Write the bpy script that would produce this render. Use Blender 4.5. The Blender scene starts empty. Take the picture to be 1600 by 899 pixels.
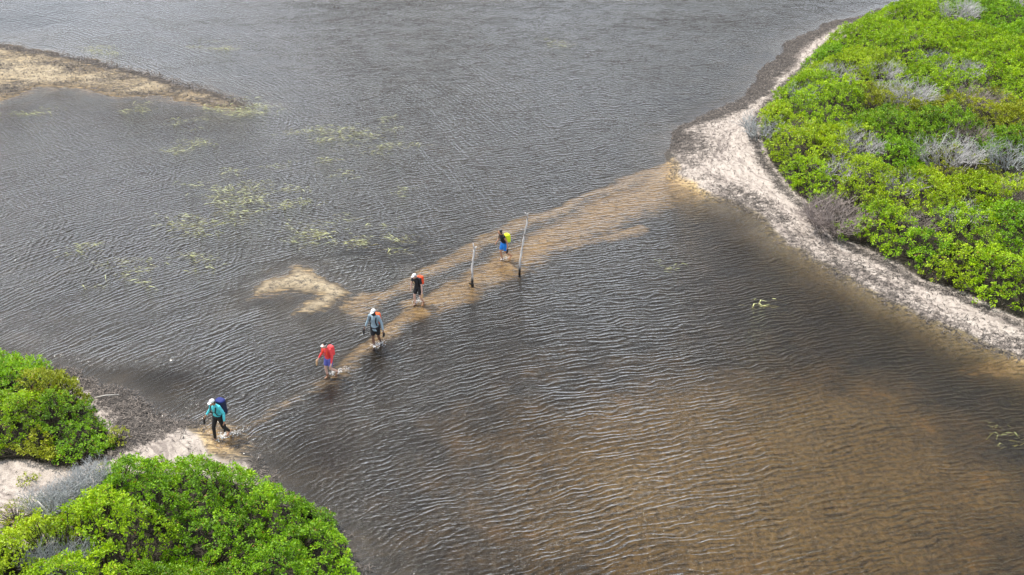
import bpy, math, random
import numpy as np
from mathutils import Vector, Matrix, Quaternion
R = math.radians
random.seed(7); rng = np.random.default_rng(7)
sc = bpy.context.scene
COL = sc.collection

# ---------------------------------------------------------------- camera
CAM_H, PITCH, FPX = 21.3, R(30), 1538.0
cam = bpy.data.cameras.new('camera'); cam.sensor_width = 36; cam.lens = FPX/1600*36
cam.clip_start = .1; cam.clip_end = 6000
co = bpy.data.objects.new('camera', cam); COL.objects.link(co)
co.location = (0, 0, CAM_H); co.rotation_euler = (math.pi/2-PITCH, 0, 0)
sc.camera = co
# ---------------------------------------------------------------- world, sun
SUN_EL, SUN_AZ = R(60), R(-58)         # azimuth clockwise from +Y (away from camera); negative = from the left
w = bpy.data.worlds.new('World'); sc.world = w; w.use_nodes = True
nt = w.node_tree; nt.nodes.clear()
wo = nt.nodes.new('ShaderNodeOutputWorld'); bg = nt.nodes.new('ShaderNodeBackground')
sky = nt.nodes.new('ShaderNodeTexSky'); sky.sky_type = 'NISHITA'; sky.sun_disc = False
sky.sun_elevation = SUN_EL; sky.sun_rotation = SUN_AZ; sky.dust_density = 2.0; sky.air_density = 1.0
# broken thin white cloud over the blue
tc = nt.nodes.new('ShaderNodeTexCoord'); mp = nt.nodes.new('ShaderNodeMapping'); mp.inputs['Scale'].default_value = (1, 1, 2.6)
cn = nt.nodes.new('ShaderNodeTexNoise'); cn.inputs['Scale'].default_value = 3.2; cn.inputs['Detail'].default_value = 7
cr = nt.nodes.new('ShaderNodeMapRange'); cr.inputs['From Min'].default_value = .34; cr.inputs['From Max'].default_value = .58
cr.inputs['To Max'].default_value = .9
mx = nt.nodes.new('ShaderNodeMix'); mx.data_type = 'RGBA'; mx.inputs[7].default_value = (10.4, 11.1, 12.2, 1)
L = nt.links.new
L(tc.outputs['Generated'], mp.inputs[0]); L(mp.outputs[0], cn.inputs['Vector']); L(cn.outputs[0], cr.inputs[0])
L(cr.outputs[0], mx.inputs[0]); L(sky.outputs[0], mx.inputs[6]); L(mx.outputs[2], bg.inputs[0])
bg.inputs[1].default_value = .115; L(bg.outputs[0], wo.inputs[0])
sun = bpy.data.lights.new('sun', 'SUN'); sun.energy = 4.2; sun.angle = R(.6); sun.color = (1, .95, .87)
so = bpy.data.objects.new('sun', sun); COL.objects.link(so)
sdir = Vector((math.sin(SUN_AZ)*math.cos(SUN_EL), math.cos(SUN_AZ)*math.cos(SUN_EL), math.sin(SUN_EL)))
so.rotation_euler = sdir.to_track_quat('Z', 'Y').to_euler(); so.location = sdir*60
vs = sc.view_settings; vs.view_transform = 'Standard'; vs.look = 'None'; vs.gamma = 1; vs.exposure = .35
vs.use_curve_mapping = False
sc.cycles.max_bounces = 4; sc.cycles.diffuse_bounces = 2; sc.cycles.glossy_bounces = 2; sc.cycles.use_adaptive_sampling = True; sc.cycles.adaptive_threshold = .02; sc.cycles.transparent_max_bounces = 8
sc.cycles.volume_bounces = 0

# ---------------------------------------------------------------- helpers
sp, cp = math.sin(PITCH), math.cos(PITCH)
def at(px, py, z=0.0):
    u = px-800; v = py-449.5
    d = (u, FPX*cp - v*sp, -FPX*sp - v*cp)
    t = (z-CAM_H)/d[2]
    return np.array((d[0]*t, d[1]*t, z))
def P2(pts): return np.array([at(p[0], p[1], p[2] if len(p) > 2 else 0.)[:2] for p in pts])

def _hash(ix, iy, s):
    n = (ix.astype(np.int64)*374761393 + iy.astype(np.int64)*668265263 + s*1274126177) & 0xffffffff
    n = ((n ^ (n >> 13))*1274126177) & 0xffffffff
    return ((n ^ (n >> 16)) & 0xffffff)/float(0xffffff)
def vnoise(x, y, s=0):
    ix = np.floor(x); iy = np.floor(y); fx = x-ix; fy = y-iy
    fx = fx*fx*(3-2*fx); fy = fy*fy*(3-2*fy)
    a = _hash(ix, iy, s); b = _hash(ix+1, iy, s); c = _hash(ix, iy+1, s); d = _hash(ix+1, iy+1, s)
    return (a*(1-fx)+b*fx)*(1-fy)+(c*(1-fx)+d*fx)*fy
def fbm(x, y, s=0, o=4):
    t = 0; a = .5; 
    for k in range(o):
        t = t+a*vnoise(x*2**k+17*k, y*2**k-9*k, s+k); a *= .5
    return t/(1-.5**o)*1.0 - .5       # about -0.5 .. 0.5
def sstep(a, b, x):
    t = np.clip((x-a)/(b-a), 0, 1); return t*t*(3-2*t)
def sdf(poly, x, y):
    """signed distance, positive inside"""
    sh = x.shape; x = x.ravel(); y = y.ravel()
    d = np.full(x.shape, 1e18); ins = np.zeros(x.shape, bool); n = len(poly)
    for i in range(n):
        ax, ay = poly[i]; bx, by = poly[(i+1) % n]
        ex, ey = bx-ax, by-ay; wx = x-ax; wy = y-ay
        t = np.clip((wx*ex+wy*ey)/(ex*ex+ey*ey+1e-9), 0, 1)
        d = np.minimum(d, (wx-ex*t)**2+(wy-ey*t)**2)
        c = ((ay <= y) & (by > y)) | ((by <= y) & (ay > y))
        with np.errstate(divide='ignore', invalid='ignore'):
            xi = ax+(y-ay)/(by-ay+1e-12)*ex
        ins ^= c & (x < xi)
    return (np.sqrt(d)*np.where(ins, 1, -1)).reshape(sh)
def dline(pl, x, y):
    """distance to a polyline and the parameter along it"""
    d = np.full(x.shape, 1e9); tt = np.zeros(x.shape); n = len(pl)-1
    for i in range(n):
        ax, ay = pl[i][:2]; bx, by = pl[i+1][:2]; ex, ey = bx-ax, by-ay
        t = np.clip(((x-ax)*ex+(y-ay)*ey)/(ex*ex+ey*ey+1e-9), 0, 1)
        q = np.hypot(x-ax-ex*t, y-ay-ey*t); m = q < d
        d = np.where(m, q, d); tt = np.where(m, (i+t)/n, tt)
    return d, tt

def tag(o, label=None, cat=None, group=None, kind=None):
    if label: o['label'] = label
    if cat: o['category'] = cat
    if group: o['group'] = group
    if kind: o['kind'] = kind
    return o
def empty(name, loc, rz=0, **k):
    o = bpy.data.objects.new(name, None); COL.objects.link(o); o.location = loc; o.rotation_euler = (0, 0, rz)
    o.empty_display_size = .2
    return tag(o, **k)
def link(name, me, m=None, parent=None, **k):
    o = bpy.data.objects.new(name, me); COL.objects.link(o)
    if m and not me.materials: me.materials.append(m)
    if parent is not None: o.parent = parent
    return tag(o, **k)
def npmesh(name, V, F, smooth=False):
    """V (n,3); F (m,k) ints, k = 3 or 4"""
    me = bpy.data.meshes.new(name); V = np.ascontiguousarray(V, np.float32); F = np.ascontiguousarray(F, np.int32)
    me.vertices.add(len(V)); me.vertices.foreach_set('co', V.ravel())
    k = F.shape[1]; me.loops.add(F.size); me.loops.foreach_set('vertex_index', F.ravel())
    me.polygons.add(len(F)); me.polygons.foreach_set('loop_start', np.arange(0, F.size, k, dtype=np.int32))
    me.polygons.foreach_set('loop_total', np.full(len(F), k, np.int32))
    me.polygons.foreach_set('use_smooth', np.full(len(F), smooth))
    me.update(calc_edges=True); return me
def vcol(me, name, arr):
    a = me.attributes.new(name, 'FLOAT_COLOR', 'POINT')
    b = np.ones((len(me.vertices), 4), np.float32); b[:, :arr.shape[1]] = arr; a.data.foreach_set('color', b.ravel())
def vflt(me, name, arr):
    a = me.attributes.new(name, 'FLOAT', 'POINT'); a.data.foreach_set('value', np.ascontiguousarray(arr, np.float32).ravel())

def segs(p0, p1, r0, r1, n=3):
    """many thin tapered prisms as one vertex/face array"""
    p0 = np.asarray(p0, float); p1 = np.asarray(p1, float); N = len(p0)
    r0 = np.broadcast_to(np.asarray(r0, float), (N,)); r1 = np.broadcast_to(np.asarray(r1, float), (N,))
    d = p1-p0; d /= np.linalg.norm(d, axis=1, keepdims=True)+1e-9
    up = np.where(np.abs(d[:, 2:3]) > .9, np.array([[1., 0, 0]]), np.array([[0, 0, 1.]]))
    a = np.cross(d, up); a /= np.linalg.norm(a, axis=1, keepdims=True)+1e-9; b = np.cross(d, a)
    V = np.zeros((N, 2*n, 3))
    for k in range(n):
        an = 2*math.pi*k/n; o = a*math.cos(an)+b*math.sin(an)
        V[:, k] = p0+o*r0[:, None]; V[:, n+k] = p1+o*r1[:, None]
    f = np.array([[k, (k+1) % n, n+(k+1) % n, n+k] for k in range(n)])
    F = (np.arange(N)*2*n)[:, None, None]+f[None]
    return V.reshape(-1, 3), F.reshape(-1, 4)

# ---- node material helper
class NM:
    def __init__(s, name):
        s.m = bpy.data.materials.new(name); s.m.use_nodes = True; s.t = s.m.node_tree
        s.b = s.t.nodes['Principled BSDF']; s.o = s.t.nodes['Material Output']
    def n(s, typ, **k):
        x = s.t.nodes.new('ShaderNode'+typ)
        for a, v in k.items(): setattr(x, a, v)
        return x
    def l(s, a, b): s.t.links.new(a, b)
    def val(s, sock, v):
        if isinstance(v, (int, float)): sock.default_value = v
        elif isinstance(v, tuple): sock.default_value = v+((1,) if len(v) == 3 and len(sock.default_value) == 4 else ())
        else: s.l(v, sock)
    def math(s, op, a, b=None, c=None, clamp=False):
        x = s.n('Math', operation=op, use_clamp=clamp); s.val(x.inputs[0], a)
        if b is not None: s.val(x.inputs[1], b)
        if c is not None: s.val(x.inputs[2], c)
        return x.outputs[0]
    def mix(s, f, a, b, mode='MIX'):
        x = s.n('Mix', data_type='RGBA', blend_type=mode); s.val(x.inputs[0], f); s.val(x.inputs[6], a); s.val(x.inputs[7], b)
        return x.outputs[2]
    def noise(s, vec, scale, detail=3, rough=.5, dist=0., dim='3D'):
        x = s.n('TexNoise', noise_dimensions=dim)
        if vec is not None: s.l(vec, x.inputs['Vector'])
        x.inputs['Scale'].default_value = scale; x.inputs['Detail'].default_value = detail
        x.inputs['Roughness'].default_value = rough; x.inputs['Distortion'].default_value = dist
        return x.outputs[0]
    def rng(s, v, a, b, c=0., d=1., smooth=True):
        x = s.n('MapRange'); x.interpolation_type = 'SMOOTHSTEP' if smooth else 'LINEAR'
        s.val(x.inputs[0], v); x.inputs[1].default_value = a; x.inputs[2].default_value = b
        s.val(x.inputs[3], c); s.val(x.inputs[4], d); return x.outputs[0]
    def attr(s, name):
        return s.n('Attribute', attribute_name=name)
    def geo(s): return s.n('NewGeometry').outputs['Position']
    def mapping(s, vec, scale=(1, 1, 1), rot=(0, 0, 0)):
        x = s.n('Mapping'); s.l(vec, x.inputs[0]); x.inputs['Scale'].default_value = scale; x.inputs['Rotation'].default_value = rot
        return x.outputs[0]
    def bump(s, h, dist, strength=1.):
        x = s.n('Bump'); s.l(h, x.inputs['Height']); x.inputs['Distance'].default_value = dist; x.inputs['Strength'].default_value = strength
        return x.outputs[0]
def plain(name, col, rough=.7, var=.15, scale=30, metallic=0):
    k = NM(name); nz = k.noise(k.n('TexCoord').outputs['Object'], scale, 3)
    f = k.rng(nz, .3, .7)
    k.l(k.mix(f, tuple(c*(1-var) for c in col), tuple(min(1, c*(1+var)) for c in col)), k.b.inputs['Base Color'])
    k.b.inputs['Roughness'].default_value = rough; k.b.inputs['Metallic'].default_value = metallic
    return k.m

# ================================================================ terrain
# outlines given as (x, y[, z]) picture points thrown on the plane z, so they become plain world polygons
right_land = P2([(1420,2),(1340,24),(1285,38),(1245,58),(1212,84),(1190,120),(1150,158),(1092,182),(1052,208),(1036,240),(1052,276),(1088,300),
    (1150,330),(1212,372),(1270,410),(1330,445),(1400,482),(1480,520),(1550,548),(1610,568),(1700,600)])
right_land = np.vstack([right_land, [(60, 22), (100, 30), (115, 110), (75, 140), (50, 115), (40, 95)]])
left_land = P2([(-160,520),(-60,545),(60,570),(130,580),(190,605),(240,640),(300,662),(326,680),(350,700),(395,720),(420,745),
    (450,775),(500,815),(545,850),(590,885),(620,920)])
left_land = np.vstack([left_land, [(-4.6, 17.5), (-4.2, 12), (-5, -10), (-60, -20), (-70, 45)]])
islet = P2([(-300,20),(0,68),(60,78),(130,92),(200,108),(250,122),(300,135),(345,148),(390,168),(360,172),(300,160),(230,150),(180,150),
    (120,140),(60,138),(30,150),(-20,160),(-300,190)])
shoal = P2([(415,440),(450,420),(500,424),(540,446),(548,465),(500,486),(465,484),(500,462),(455,452),(400,466)])
ford = P2([(345,690),(420,640),(490,600),(560,555),(620,505),(700,460),(790,408),(900,350),(1000,305),(1090,262)])
ford_n = P2([(560,480),(620,450),(700,400),(800,350),(900,312),(1000,275),(1080,245)])
ford_s = P2([(640,475),(740,440),(830,395),(920,372),(1000,352)])

def axis(a, b, step, far):
    core = np.arange(a, b+1e-6, step); out = []; s = step; x = b
    while x < far: s *= 1.35; x += s; out.append(x)
    neg = []; s = step; x = a
    while x > -far: s *= 1.35; x -= s; neg.append(x)
    return np.array(neg[::-1]+list(core)+out)
def terrain(X, Y):
    wx = X+1.3*fbm(X*.5, Y*.5, 11, 4)+.35*fbm(X*2.5, Y*2.5, 15, 3); wy = Y+1.3*fbm(X*.5, Y*.5, 12, 4)+.35*fbm(X*2.5, Y*2.5, 16, 3)
    dr = sdf(right_land, wx, wy); dl = sdf(left_land, wx, wy); di = sdf(islet, wx, wy); ds = sdf(shoal, wx, wy)
    base = -.42+.10*fbm(X*.25, Y*.25, 3, 4)
    # lower right flats, brown and shallower
    c = at(1180, 760)[:2]; q = np.hypot((X-c[0]-1.0*fbm(X*.3, Y*.3, 5))/9.5, (Y-c[1])/7.5)
    flats = 1-sstep(.2, 1.6, q+.5*fbm(X*.5, Y*.5, 8))
    base = base+.24*flats
    def shore(d, up, dn, cap): return np.where(d > 0, cap*(1-np.exp(-d*up/cap)), d*dn)
    zr = shore(dr, .13, .17, .9); zl = shore(dl, .13, .20, .7)
    zi = shore(di, .05, .12, .07); zs = shore(ds+.5*fbm(X*2.2, Y*2.2, 144, 3), .10, .20, .05)+.008
    df, tf = dline(ford, wx, wy); dn, _ = dline(ford_n, wx, wy); dsn, _ = dline(ford_s, wx, wy)
    wd = .5+1.5*sstep(.35, 1., tf)
    zf = -.12-.14*(df/wd)**1.6-.05*(1-sstep(.08, .45, tf))
    zn = -.14-.16*(dn/.8)**1.6; zs2 = -.13-.20*(dsn/.55)**1.6
    zfd = np.maximum(np.maximum(zf, zn), zs2)
    z = np.maximum.reduce([base, zr, zl, zi, zs, zfd])
    z = z+.05*fbm(X*.9, Y*.9, 21, 4)*sstep(-.5, -.05, z)+.012*fbm(X*2.2, Y*2.2, 22, 2)
    return z, dr, dl, di, ds, df, dn, dsn, tf, flats, zfd
gx = axis(-48, 48, .15, 2500); gy = axis(13, 92, .15, 2500)
X, Y = np.meshgrid(gx, gy)
Z, dr, dl, di, ds, df, dn, dsn, tf, flats, zfd = terrain(X, Y)
ny, nx = X.shape
# height lookup for everything that stands on the ground
from_x, from_y = gx, gy
def ground(x, y):
    x = np.atleast_1d(x).astype(float); y = np.atleast_1d(y).astype(float)
    i = np.clip(np.searchsorted(gx, x)-1, 0, nx-2); j = np.clip(np.searchsorted(gy, y)-1, 0, ny-2)
    fx = (x-gx[i])/(gx[i+1]-gx[i]); fy = (y-gy[j])/(gy[j+1]-gy[j])
    return (Z[j, i]*(1-fx)+Z[j, i+1]*fx)*(1-fy)+(Z[j+1, i]*(1-fx)+Z[j+1, i+1]*fx)*fy

# vegetation footprints (canopy heights are real, so upper edges are thrown on z=.8)
veg_right = P2([(1425,0,.7),(1350,32,.6),(1300,62,.6),(1262,100,.5),(1225,135,.5),(1192,178,.4),(1180,215,.2),(1198,262,.1),(1228,300,.1),
    (1268,335,.1),(1292,372,.1),(1348,396,.1),(1400,420,.1),(1440,446,.1),(1500,466,.1),(1560,494,.1),(1610,515,.1),(1720,560,.1)])
veg_right = np.vstack([veg_right, [(60, 30), (98, 35), (108, 105), (75, 132), (52, 118), (44, 98)]])
veg_left = P2([(-150,500,.3),(0,548,.3),(60,568,.3),(112,604,.25),(160,646,.2),(190,692,.1),(172,728,.1),(110,752,.05),(40,738,.05),(-60,742,.05),(-200,760,.05)])
veg_near = P2([(168,752,.3),(215,728,.4),(300,728,.4),(400,744,.4),(470,775,.4),(520,812,.3),(548,858,.2),(562,905,.1),(555,960,.1),(480,1100,0),(-200,1100,0),
    (-120,905,.4),(-20,870,.4),(40,852,.4),(90,846,.4),(120,822,.4)])
vr = sdf(veg_right, X, Y); vl = sdf(veg_left, X, Y); vn = sdf(veg_near, X, Y)
veg = np.maximum.reduce([vr, vl, vn])

# ground colours: what the ground is made of where
wr_noise = fbm(X*.9, Y*.9, 31, 4)
land_d = np.maximum(dr, dl)
px_bands = np.zeros_like(X)
band_r = np.exp(-((dr-.35)/.55)**2)*1.0                                  # dark weed line at the right waterline
# stronger and broader along the far stretch (north of the ford)
north = sstep(at(1100,190)[1]-3, at(1100,190)[1]+2, Y)
band_r = band_r*(.55+.45*north)+np.exp(-((dr-.95)/.8)**2)*north*.9
band_e = np.exp(-((vr+.25)/.35)**2)*.75                                  # litter under the thicket's edge
apron = P2([(60,572),(200,608),(300,665),(290,690),(230,705),(180,720),(175,660),(120,600)])
ap = sstep(-.5, .35, sdf(apron, X+.8*fbm(X, Y, 41), Y+.8*fbm(X, Y, 42)))
band_l = np.exp(-((dl-.3)/.35)**2)*.6
isw = sstep(-.2, .25, di)*(.15+.6*sstep(-.9, .0, -(di-.15)))*.6
top_edge, _ = dline(P2([(-300,22),(0,72),(130,94),(250,124),(345,150),(400,170)]), X, Y)
isw = np.maximum(isw*.6, np.exp(-(top_edge/.7)**2)*.95)
beach = sstep(0, .4, dr)*(1-sstep(1.2, 2.4, dr))*.50*(vr < 0)
tipw = np.exp(-(np.hypot((X-at(1062,222)[0])/1.9, (Y-at(1062,222)[1])/3.4))**2)
wrack = np.clip(np.maximum.reduce([band_r, beach, tipw*.8, band_e*(vr < 1), ap*.95, band_l, isw*(di > -1.2)])*(Z > -.12)*1.0, 0, 1)
wrack = np.clip(wrack+wr_noise*.5*sstep(.08, .3, wrack), 0, 1)
wrack *= 1-.85*np.exp(-(np.hypot((X-at(1082,292)[0])/1.3, (Y-at(1082,292)[1])/2.0))**2)
wrack *= 1-.95*np.exp(-(np.hypot((X-at(325,705)[0])/1.9, (Y-at(325,705)[1])/1.5))**4)
gold = np.clip(sstep(-.36, -.12, zfd+.10*fbm(X*1.2, Y*1.8, 51, 4)), 0, 1)*(.62+.38*sstep(.22, .5, tf))
tip = np.exp(-(np.hypot((X-at(1085,290)[0])/2.6, (Y-at(1085,290)[1])/2.3))**2)
tipl = np.exp(-(np.hypot((X-at(335,690)[0])/1.5, (Y-at(335,690)[1])/1.6))**2)
tiprr = np.exp(-(np.hypot((X-at(1590,572)[0])/2.2, (Y-at(1590,572)[1])/.7))**2)
gold = np.clip(np.maximum.reduce([gold*.9, tip, tipl*.85, tiprr, .50*sstep(-.8, .2, ds), sstep(-1.6, .3, di)*.55]), 0, 1)
shal = np.clip(sstep(-2.6, 0, dr)*(.45+.45*sstep(10, 20, X))*(Y < at(1100,290)[1]), 0, 1)                    # olive shallows on the near right shore
pale = np.clip(np.maximum(sstep(.1, 1.0, dr), sstep(.1, .8, dl)), 0, 1)
pale = np.maximum(pale, np.maximum((.85+.9*fbm(X*1.2, Y*1.2, 143, 3))*sstep(-.1, .4, ds), (.42+.9*fbm(X*.5, Y*.5, 140, 3))*sstep(.0, .5, di)))
wrack = np.clip(np.maximum(wrack, sstep(-.1, .3, di)*(.38+1.3*fbm(X*.45, Y*.9, 141, 4))), 0, 1)
wrack = np.maximum(wrack, .46*sstep(.0, .3, ds))
humus = sstep(-.1, .5, veg)
me = npmesh('lake_bed', np.stack([X, Y, Z], -1).reshape(-1, 3),
    (np.arange(ny-1)[:, None]*nx+np.arange(nx-1)[None]).reshape(-1, 1)+np.array([[0, 1, nx+1, nx]]), True)
vcol(me, 'cover', np.stack([wrack, gold, pale], -1).reshape(-1, 3))
vcol(me, 'cover2', np.stack([humus, shal, flats], -1).reshape(-1, 3))
vflt(me, 'shore', np.where(np.abs(dr) < np.abs(dl), dr, dl))
k = NM('sand_and_mud'); pos = k.geo()
c1 = k.n('SeparateColor'); k.l(k.attr('cover').outputs['Color'], c1.inputs[0])
c2 = k.n('SeparateColor'); k.l(k.attr('cover2').outputs['Color'], c2.inputs[0])
sx = k.n('SeparateXYZ'); k.l(pos, sx.inputs[0])
flat = k.mapping(pos, (1, 1, .01))
n1 = k.noise(flat, .7, 5, .6); n2 = k.noise(flat, 5, 5, .65); n3 = k.noise(flat, 11, 4, .75)
streak = k.noise(k.mapping(flat, (1.0, 5.0, 1), (0, 0, R(-24))), 1.6, 5, .65, .6)
fine = k.noise(k.mapping(flat, (1, 2.2, 1), (0, 0, R(38))), 14, 3, .6)
mud = k.mix(k.rng(n1, .3, .7), (.062, .058, .052), (.105, .094, .080))
mud = k.mix(k.math('MULTIPLY', k.rng(n2, .5, .75), .5), mud, (.13, .12, .075))
goldc = k.mix(k.rng(streak, .35, .65), (.36, .245, .11), (.74, .56, .31))  # golden sand streaks; their light and dark also stand in for caustics
goldc = k.mix(k.math('MULTIPLY', k.rng(n2, .50, .66), .75), goldc, (.12, .085, .045))
flatc = k.mix(k.rng(n2, .35, .65), (.20, .155, .078), (.44, .32, .14))
flatc = k.mix(k.math('MULTIPLY', k.rng(n1, .58, .70), .6), flatc, (.48, .30, .10))
mud = k.mix(k.rng(k.math('ADD', c2.outputs[2], k.math('MULTIPLY', k.math('SUBTRACT', n1, .5), 1.2)), .05, .95), mud, flatc)
gm = k.rng(k.math('ADD', c1.outputs[1], k.math('MULTIPLY', k.math('SUBTRACT', streak, .5), 1.6)), .30, .95)
col = k.mix(gm, mud, goldc)
col = k.mix(k.math('MULTIPLY', c2.outputs[1], k.rng(n2, .4, .6, .5, 1.)), col, (.30, .225, .095))
along = k.noise(k.mapping(flat, (.9, .25, 1), (0, 0, R(-42))), 4.5, 4, .65)
beige = k.mix(k.rng(n2, .35, .65), (.48, .40, .27), (.34, .27, .17))
palec = k.mix(k.rng(along, .34, .66), (.50, .43, .37), (.36, .305, .26))
sv = k.n('CombineXYZ'); k.val(sv.inputs[0], k.math('MULTIPLY', k.attr('shore').outputs['Fac'], 2.6)); k.val(sv.inputs[1], k.math('MULTIPLY', k.math('SUBTRACT', sx.outputs[1], sx.outputs[0]), .16))
lines = k.noise(sv.outputs[0], 1.6, 4, .6, .4)
palec = k.mix(k.rng(lines, .50, .64), palec, (.27, .225, .195))
palec = k.mix(k.math('MULTIPLY', k.rng(lines, .46, .34), .8), palec, (.53, .465, .40))
palec = k.mix(k.math('MULTIPLY', k.rng(n3, .56, .72), .35), palec, (.20, .17, .15))
palec = k.mix(k.rng(k.attr('shore').outputs['Fac'], -.3, -1.2), palec, beige)     # the islet and shoal are yellower sand
pm = k.rng(k.math('ADD', c1.outputs[2], k.math('MULTIPLY', k.math('SUBTRACT', n1, .5), .6)), .15, .7)
pm = k.math('MULTIPLY', pm, k.rng(sx.outputs[2], -.02, .05))
col = k.mix(pm, col, palec)
wet = k.rng(sx.outputs[2], .0, .07)                                        # damp sand by the water is darker
col = k.mix(wet, k.mix(1., col, (.62, .58, .54), 'MULTIPLY'), col)
clump = k.noise(k.mapping(flat, (1, 1.6, 1), (0, 0, R(38))), 2.6, 4, .65)
wm = k.rng(k.math('ADD', c1.outputs[0], k.math('MULTIPLY', k.math('SUBTRACT', k.math('ADD', fine, clump), 1.), 1.9)), .38, .75)
wcol = k.mix(k.rng(n3, .35, .7), (.020, .017, .015), (.12, .10, .085))
col = k.mix(wm, col, wcol)
hm = k.rng(k.math('ADD', c2.outputs[0], k.math('MULTIPLY', k.math('SUBTRACT', n2, .5), .8)), .2, .7)
col = k.mix(hm, col, (.032, .025, .014))
k.l(col, k.b.inputs['Base Color']); k.b.inputs['Roughness'].default_value = .9
hh = k.math('ADD', k.math('MULTIPLY', n3, .5), k.math('ADD', n2, k.math('MULTIPLY', fine, .4)))
k.l(k.bump(hh, .10, .8), k.b.inputs['Normal'])
link('ground', me, k.m, kind='structure')

# ================================================================ water
wxs = axis(-48, 48, .25, 2600); wys = axis(13, 92, .25, 2600)
WX, WY = np.meshgrid(wxs, wys); wny, wnx = WX.shape
me = npmesh('water', np.stack([WX, WY, 0*WX], -1).reshape(-1, 3),
    (np.arange(wny-1)[:, None]*wnx+np.arange(wnx-1)[None]).reshape(-1, 1)+np.array([[0, 1, wnx+1, wnx]]), True)
def circ(cx, cy): return np.hypot(WX-cx, WY-cy), np.arctan2(WX-cx, WY-cy)*20
wz, wdr, wdl, wdi, wds, *_ = terrain(WX, WY)
warp = 1.2*fbm(WX*.12, WY*.12, 61, 3)
pA, qA = circ(8.6, 11.)                      # fans out to the left
aB = R(16); pB = -math.sin(aB)*WX+math.cos(aB)*WY+.005*(WX-6)**2; qB = math.cos(aB)*WX+math.sin(aB)*WY
pC, qC = circ(-70, 25)                        # crossing set in the upper left
c0 = at(470, 400)[:2]; pD, qD = circ(c0[0]-3, c0[1]-1.5)   # rings bent round the shoal
wl = 1-sstep(-12, 3, WX+.25*(WY-34))
far = sstep(40, 58, WY)
calm = np.ones_like(WX)
for (px, py, rx, ry, s) in [(60,20,9,8,.7),(1130,180,5,6,.75),(1230,90,5,5,.4),(220,600,3.2,1.6,.8),(470,740,2.0,2.6,.5),(600,395,3.6,1.5,.55),(450,470,1.8,.9,.6),(1480,620,3,2,.15),(1240,130,4,8,.5),(240,150,6,3,.4)]:
    c = at(px, py)[:2]; calm *= 1-s*np.exp(-(((WX-c[0])/rx)**2+((WY-c[1])/ry)**2))
shallow = np.where(wz > -.16, .6, 1.)
vcol(me, 'train_a', np.stack([pA+warp*1.3, qA, np.clip(wl*(1-.3*far), 0, 1)], -1).reshape(-1, 3))
vcol(me, 'train_b', np.stack([pB+warp*1.0, qB, np.clip((1-wl)*.95+.15+.3*far*(1-wl), 0, 1)], -1).reshape(-1, 3))
upl = np.clip((1-sstep(-8, 2, WX))*sstep(34, 44, WY)+.25*far+.28, 0, 1)
vcol(me, 'train_c', np.stack([pC+warp*1.2, qC, upl], -1).reshape(-1, 3))
ring = np.exp(-((pD-5.5)/3.2)**2)*(WY > c0[1]-3)*.9
vcol(me, 'train_d', np.stack([pD+warp*.3, qD, ring], -1).reshape(-1, 3))
pe = np.array([at(*q)[:2] for q in [(346,682),(516,584),(588,536),(655,472),(787,404)]])
dpe = np.hypot(WX[..., None]-pe[:, 0], WY[..., None]-pe[:, 1]).min(-1)
vcol(me, 'train_e', np.stack([dpe, 0*dpe, np.exp(-dpe/1.1)*1.1], -1).reshape(-1, 3))
for q in [(346,682),(516,584),(588,536),(655,472),(787,404),(738,447),(812,427)]:      # calmer water added below each walker and post so their reflections show
    c = at(*q)[:2]; calm *= 1-.62*np.exp(-((WX-c[0]-.15)/.55)**2-((WY-c[1]+1.0)/1.3)**2)
vflt(me, 'calm', calm*shallow); vflt(me, 'depth', np.clip(-wz, 0, .6))
k = NM('water'); pos = k.geo()
jit = k.n('TexNoise'); k.l(pos, jit.inputs['Vector']); jit.inputs['Scale'].default_value = .9; jit.inputs['Detail'].default_value = 2
sjit = k.n('SeparateColor'); k.l(jit.outputs['Color'], sjit.inputs[0])
def train(name, lam, amp, seed, longc=5.):
    s = k.n('SeparateColor'); k.l(k.attr(name).outputs['Color'], s.inputs[0]); p, q, a = s.outputs
    v = k.n('CombineXYZ'); k.val(v.inputs[0], k.math('MULTIPLY', p, 1/(lam*2.0))); k.val(v.inputs[1], k.math('MULTIPLY', q, 1/(lam*longc))); v.inputs[2].default_value = seed
    nz = k.noise(v.outputs[0], 1.0, 1, .5)                     # bends crests and breaks them up
    v2 = k.n('CombineXYZ'); k.val(v2.inputs[0], k.math('MULTIPLY', p, 1/(lam*5))); k.val(v2.inputs[1], k.math('MULTIPLY', q, 1/(lam*7))); v2.inputs[2].default_value = seed+9
    grp = k.rng(k.noise(v2.outputs[0], 1.0, 0, .5), .30, .62, .45, 1.15)
    ph = k.math('ADD', k.math('MULTIPLY', k.math('ADD', p, k.math('MULTIPLY', sjit.outputs[seed % 3], lam*2.2)), 2*math.pi/lam), k.math('MULTIPLY', nz, 13.))
    sn = k.math('SINE', ph)
    sn = k.math('POWER', k.math('MULTIPLY_ADD', sn, .5, .5), 1.7)
    return k.math('MULTIPLY', k.math('MULTIPLY', sn, grp), k.math('MULTIPLY', a, amp))
hs = [train('train_a', .235, .0105, 1), train('train_b', .225, .0125, 3, 5), train('train_b', .37, .0085, 4, 4),
      train('train_c', .33, .016, 5), train('train_d', .27, .014, 6, 6), train('train_e', .20, .009, 7, 6)]
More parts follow.
